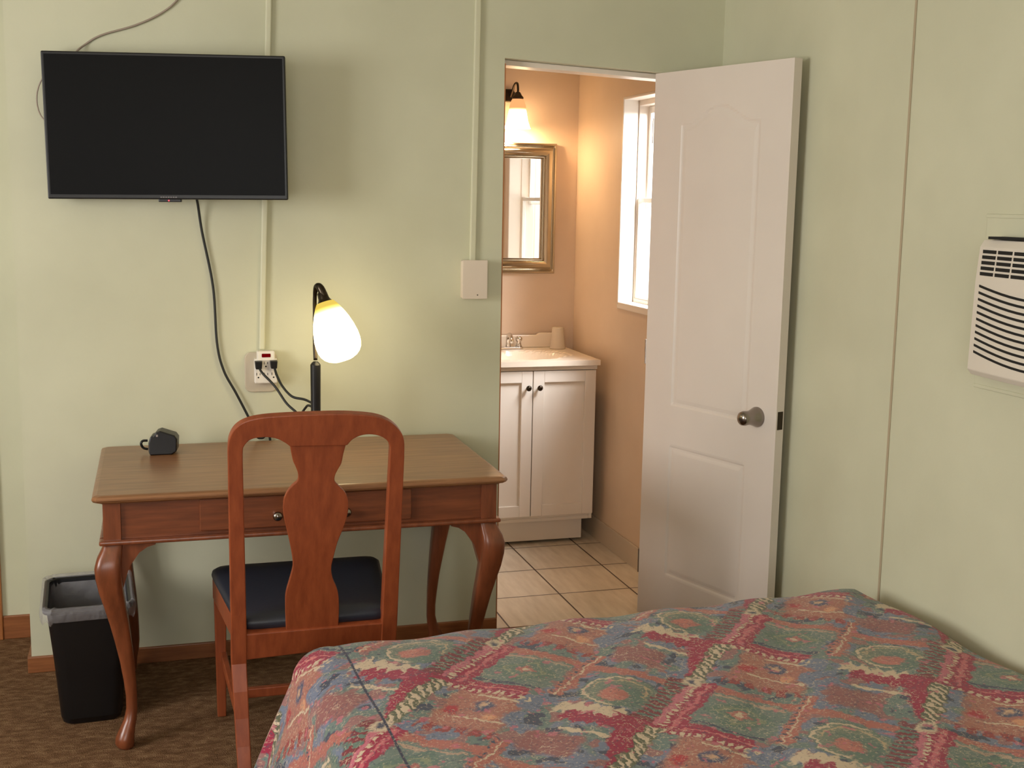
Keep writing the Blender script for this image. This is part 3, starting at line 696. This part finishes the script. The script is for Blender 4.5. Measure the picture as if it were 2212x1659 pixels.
Ff = [[j*(ns+1)+i, (j+1)*(ns+1)+i, (j+1)*(ns+1)+i+1, j*(ns+1)+i+1] for j in range(nt) for i in range(ns)]
me = bpy.data.meshes.new('bedspread'); me.from_pydata(Vv, [], Ff); me.update()
uvl = me.uv_layers.new(name='cloth')
for lp in me.loops: uvl.data[lp.index].uv = UVs[lp.vertex_index]
sp_o = link('bedspread', me, 'spread', bed, True)
sm = sp_o.modifiers.new('thickness', 'SOLIDIFY'); sm.thickness = .008; sm.offset = -1
def bedbox(a0, a1, b0, b1, z0, z1):
    bm = B(); P = [O+ex*a+ey*b for a, b in ((a0, b0), (a1, b0), (a1, b1), (a0, b1))]
    hexa(bm, [(p.x, p.y, z0) for p in P]+[(p.x, p.y, z1) for p in P]); return bm
obj('mattress', bedbox(.03, BW_-.02, .03, BL_-.02, .27, .47), newmat('mattress_ticking', (220, 216, 206), .8)[0], bed, bevel=.04, seg=4)
obj('box_spring', bedbox(.03, BW_-.02, .03, BL_-.02, .12, .265), newmat('box_spring_cloth', (190, 184, 172), .8)[0], bed, bevel=.01)
for a_ in (.12, BW_-.12):
    for b_ in (.15, BL_-.15): obj('leg', bedbox(a_-.025, a_+.025, b_-.025, b_+.025, 0, .12), 'black', bed)

# ------------------------------------------------------------------ air conditioner in the right wall
ac = thing('air_conditioner', 'white through-wall air conditioner with black slatted grilles on the right wall', 'air conditioner', (2.0, -1.84, 1.10))
ya, yb = -1.535, -2.24
bm = B(); 
for a_ in ((1.128, 1.138), (1.555, 1.565)): box(bm, 1.994, 2.0, yb-.03, ya+.012, a_[0], a_[1])
box(bm, 1.996, 2.0, yb-.03, ya+.010, 1.128, 1.565); obj('surround', bm, 'wall', ac, bevel=.002)
def bulge(y): k = (y-(ya+yb)/2)/((ya-yb)/2); return .030*max(0, 1-k*k)
bm = B(); rs = []   # convex face
NY_ = 24
for i in range(NY_+1):
    y = ya+(yb-ya)*i/NY_; d0 = .050+bulge(y)
    edge = .02 if i in (0, NY_) else 0
    rs.append([(1.996, y, 1.168), (1.996-d0+edge*.8+.012, y, 1.168), (1.996-d0+edge, y, 1.182), (1.996-d0*.92+edge, y, 1.40), (1.996-d0*.8+edge, y, 1.485), (1.996-d0*.8+edge+.012, y, 1.503), (1.996, y, 1.503)])
rings(bm, rs); obj('front_cover', bm, 'ac', ac, bevel=.002)
def facex(y, z):
    d0 = .050+bulge(y); f_ = 1 if z < 1.145 else (1-.08*(z-1.145)/.255 if z < 1.40 else .92-.12*(z-1.40)/.085); return 1.996-d0*f_
def slat(bm, y0, y1, z, hh, dip=0, n=14):
    pts = []
    for i in range(n+1):
        y = y0+(y1-y0)*i/n; zz = z-dip*math.sin(math.pi*i/n); pts.append((y, zz))
    a_ = [[(facex(y, zz)-.0012, y, zz-hh), (facex(y, zz)-.0012, y, zz+hh), (facex(y, zz)+.004, y, zz+hh), (facex(y, zz)+.004, y, zz-hh)] for y, zz in pts]
    rings(bm, a_)
bm = B()
for k in range(11): slat(bm, ya-.050, yb+.2, 1.390-k*.0162, .0030, .022)
obj('lower_grille', bm, 'slot', ac)['label'] = 'curved black intake slots'
bm = B()
for c_ in range(8):
    y0 = ya-.046-c_*.064
    for k in range(5): slat(bm, y0, y0-.056, 1.474-k*.0135, .0042, 0, 3)
obj('upper_vent', bm, 'slot', ac)['label'] = 'black outlet louvres in upright groups'
bm = B(); box(bm, 1.948, 1.997, yb+.03, ya-.062, 1.5045, 1.511); obj('top_gap', bm, 'slot', ac)

# ------------------------------------------------------------------ bathroom vanity
vx0, vx1, vy0, vy1 = 1.325, 1.925, 1.0, 1.498
van = thing('vanity_cabinet', 'white two-door vanity cabinet standing in the bathroom beyond the doorway', 'cabinet', (1.625, 1.25, 0))
bm = B(); box(bm, vx0, vx0+.016, vy0+.018, vy1, .12, .845); box(bm, vx1-.016, vx1, vy0+.018, vy1, .12, .845); box(bm, vx0+.016, vx1-.016, vy1-.012, vy1, .12, .845); box(bm, vx0+.016, vx1-.016, vy0+.018, vy1-.012, .12, .136); box(bm, vx0+.016, vx1-.016, vy0+.018, vy0+.03, .136, .845); box(bm, vx0+.02, vx1-.03, vy0+.07, vy1, .015, .12); obj('body', bm, 'vanity', van, bevel=.002)
bm = B(); box(bm, vx0, vx1, vy0-.004, vy0+.018, .826, .845); obj('top_rail', bm, 'vanity', van, bevel=.002)
def shaker(bm, x0, x1, z0, z1, y):
    w = .052
    box(bm, x0, x0+w, y-.018, y, z0, z1); box(bm, x1-w, x1, y-.018, y, z0, z1); box(bm, x0+w, x1-w, y-.018, y, z1-w, z1); box(bm, x0+w, x1-w, y-.018, y, z0, z0+w)
    box(bm, x0+w-.002, x1-w+.002, y-.008, y, z0+w-.002, z1-w+.002)
for x0, x1, kx in ((vx0+.004, 1.6175, 1.594), (1.6215, vx1-.004, 1.647)):
    bm = B(); shaker(bm, x0, x1, .150, .822, vy0+.016); dd = obj('door', bm, 'vanity', van, bevel=.0018)
    bm = B(); lathe(bm, (kx, vy0-.002, .748), [(.005, 0), (.005, .012), (.012, .017), (.013, .022), (.008, .027), (0, .028)], (0, -1, 0), 16); obj('knob', bm, 'bronze', dd, True)
# moulded basin top
top_ = thing('washbasin', 'cream moulded washbasin top with backsplash on the white vanity', 'sink', (1.625, 1.25, .846))
bm = B(); nx_, ny_ = 48, 40; tx0, tx1, ty0, ty1 = vx0-.008, vx1+.008, vy0-.022, vy1
def tz(x, y):
    e = math.hypot((x-1.625)/.215, (y-1.215)/.155)
    return .870-(.11*(1-min(e, 1)**2.4) if e < 1 else 0)-(.004 if e < 1.12 and e >= 1 else 0)
G = [[bm.verts.new((tx0+(tx1-tx0)*i/nx_, ty0+(ty1-ty0)*j/ny_, tz(tx0+(tx1-tx0)*i/nx_, ty0+(ty1-ty0)*j/ny_))) for i in range(nx_+1)] for j in range(ny_+1)]
for j in range(ny_):
    for i in range(nx_): bm.faces.new((G[j][i], G[j][i+1], G[j+1][i+1], G[j+1][i]))
edge = [G[0][i] for i in range(nx_+1)]+[G[j][nx_] for j in range(1, ny_+1)]+[G[ny_][i] for i in range(nx_-1, -1, -1)]+[G[j][0] for j in range(ny_-1, 0, -1)]
lowv = [bm.verts.new((v.co.x, v.co.y, .846)) for v in edge]
for i in range(len(edge)): j = (i+1) % len(edge); bm.faces.new((edge[i], lowv[i], lowv[j], edge[j]))
obj('basin_top', bm, 'thread', top_)
bm = B(); prism(bm, [(vx0-.004, 1.476, .870), (vx1+.004, 1.476, .870), (vx1+.004, 1.476, .942), (1.80, 1.476, .942), (1.785, 1.476, .932), (1.47, 1.476, .932), (1.455, 1.476, .942), (vx0-.004, 1.476, .942)], (0, .022, 0)); obj('backsplash', bm, 'thread', top_, bevel=.004)
# faucet
fa = thing('faucet', 'small chrome faucet at the back of the washbasin', 'faucet', (1.625, 1.42, .872))
bm = B(); prism(bm, [(x, y, .871) for x, y in rrect(1.625, 1.425, .075, .024, .022)], (0, 0, .012)); obj('base_plate', bm, 'chrome', fa, bevel=.003)
bm = B(); tube(bm, [(1.625, 1.425, .88), (1.625, 1.42, .925), (1.620, 1.385, .945), (1.615, 1.34, .930), (1.614, 1.32, .915)], lambda s: .013-.004*s, 12); obj('spout', bm, 'chrome', fa, True)
for x in (1.572, 1.678):
    bm = B(); lathe(bm, (x, 1.425, .882), [(.017, 0), (.013, .01), (.010, .022), (.016, .030), (.018, .042), (.010, .050), (0, .051)], n=16); obj('handle', bm, 'chrome', fa, True)
# upturned cup
cup = thing('plastic_cup', 'pale upturned plastic cup on the right rear corner of the basin', 'cup', (1.872, 1.415, .871))
bm = B(); lathe(bm, (1.873, 1.415, .8705), [(.038, 0), (.039, .004), (.0375, .006), (.028, .100), (.026, .104), (0, .104)], n=28); obj('cup_body', bm, 'cup', cup, True).modifiers.new('e', 'EDGE_SPLIT').split_angle = R(40)

# ------------------------------------------------------------------ mirror and sconce
mir = thing('mirror', 'rectangular mirror with wide polished metal frame above the washbasin', 'mirror', (1.625, 1.5, 1.54))
mx0, mx1, mz0, mz1 = 1.385, 1.868, 1.232, 1.853
bm = B()
def fr(i, y): return [(mx0+i, y, mz0+i), (mx1-i, y, mz0+i), (mx1-i, y, mz1-i), (mx0+i, y, mz1-i)]
pf = [(0, 1.5), (0, 1.478), (.003, 1.473), (.010, 1.470), (.014, 1.474), (.018, 1.472), (.026, 1.456), (.036, 1.447), (.048, 1.445), (.056, 1.450), (.062, 1.462), (.064, 1.470), (.067, 1.470), (.071, 1.466), (.074, 1.472), (.074, 1.5)]
rings(bm, [fr(i, y) for i, y in pf], cap=False); mf = obj('mirror_frame', bm, 'champ', mir, True); mf.modifiers.new('e', 'EDGE_SPLIT').split_angle = R(35)
bm = B(); box(bm, mx0+.07, mx1-.07, 1.4775, 1.482, mz0+.07, mz1-.07); obj('mirror_glass', bm, 'mirror', mir)
sc = thing('wall_sconce', 'lit bathroom wall light with bell-shaped glass shade above the mirror', 'wall light', (1.637, 1.5, 2.06))
bm = B(); prism(bm, [(x, 1.5, z) for x, z in rrect(1.56, 2.07, .10, .03, .028)], (0, -.014, 0)); obj('back_plate', bm, 'bronze', sc, bevel=.004)
bm = B(); tube(bm, [(1.634, 1.488, 2.065), (1.634, 1.455, 2.09), (1.635, 1.42, 2.118), (1.637, 1.39, 2.118), (1.638, 1.38, 2.095), (1.638, 1.38, 2.07)], .0055, 10); obj('arm', bm, 'bronze', sc, True)
bm = B(); lathe(bm, (1.638, 1.38, 2.046), [(.026, 0), (.027, .008), (.018, .018), (.012, .030), (.006, .034)], n=24); obj('shade_cap', bm, 'bronze', sc, True)
bm = B()
pf = [(.022, 0), (.032, -.012), (.040, -.035), (.046, -.07), (.053, -.105), (.064, -.135), (.068, -.140)]
lathe(bm, (0, 0, 0), [(r*.93, h) for r, h in pf+[(r-.003, h+.001) for r, h in reversed(pf)]], n=40, cap=False)
me = bpy.data.meshes.new('sconce_shade'); bmesh.ops.recalc_face_normals(bm, faces=bm.faces); bm.to_mesh(me); bm.free()
for p in me.polygons: p.use_smooth = True
so = bpy.data.objects.new('shade', me); COL.objects.link(so); me.materials.append(M['sconceglass']); so.parent = sc; so.location = Vector((1.638, 1.38, 2.052))-Vector(sc.location)
so['label'] = 'glowing frosted glass bell shade'
l = bpy.data.lights.new('sconce_bulb', 'POINT'); l.energy = 11; l.color = (1, .66, .36); l.shadow_soft_size = .03
lo = bpy.data.objects.new('sconce_bulb', l); COL.objects.link(lo); lo.parent = sc; lo.location = Vector((1.638, 1.38, 1.925))-Vector(sc.location)
# warm ceiling light of the bedroom, behind the camera
cl = thing('ceiling_light', 'round warm ceiling light in the bedroom', 'ceiling light', (-.6, -3.6, HC))
bm = B(); lathe(bm, (-.6, -3.6, HC), [(.16, 0), (.16, -.03), (.14, -.07), (.08, -.10), (0, -.105)], n=32); obj('diffuser', bm, emit('ceiling_glow', (255, 206, 130), 9), cl, True)
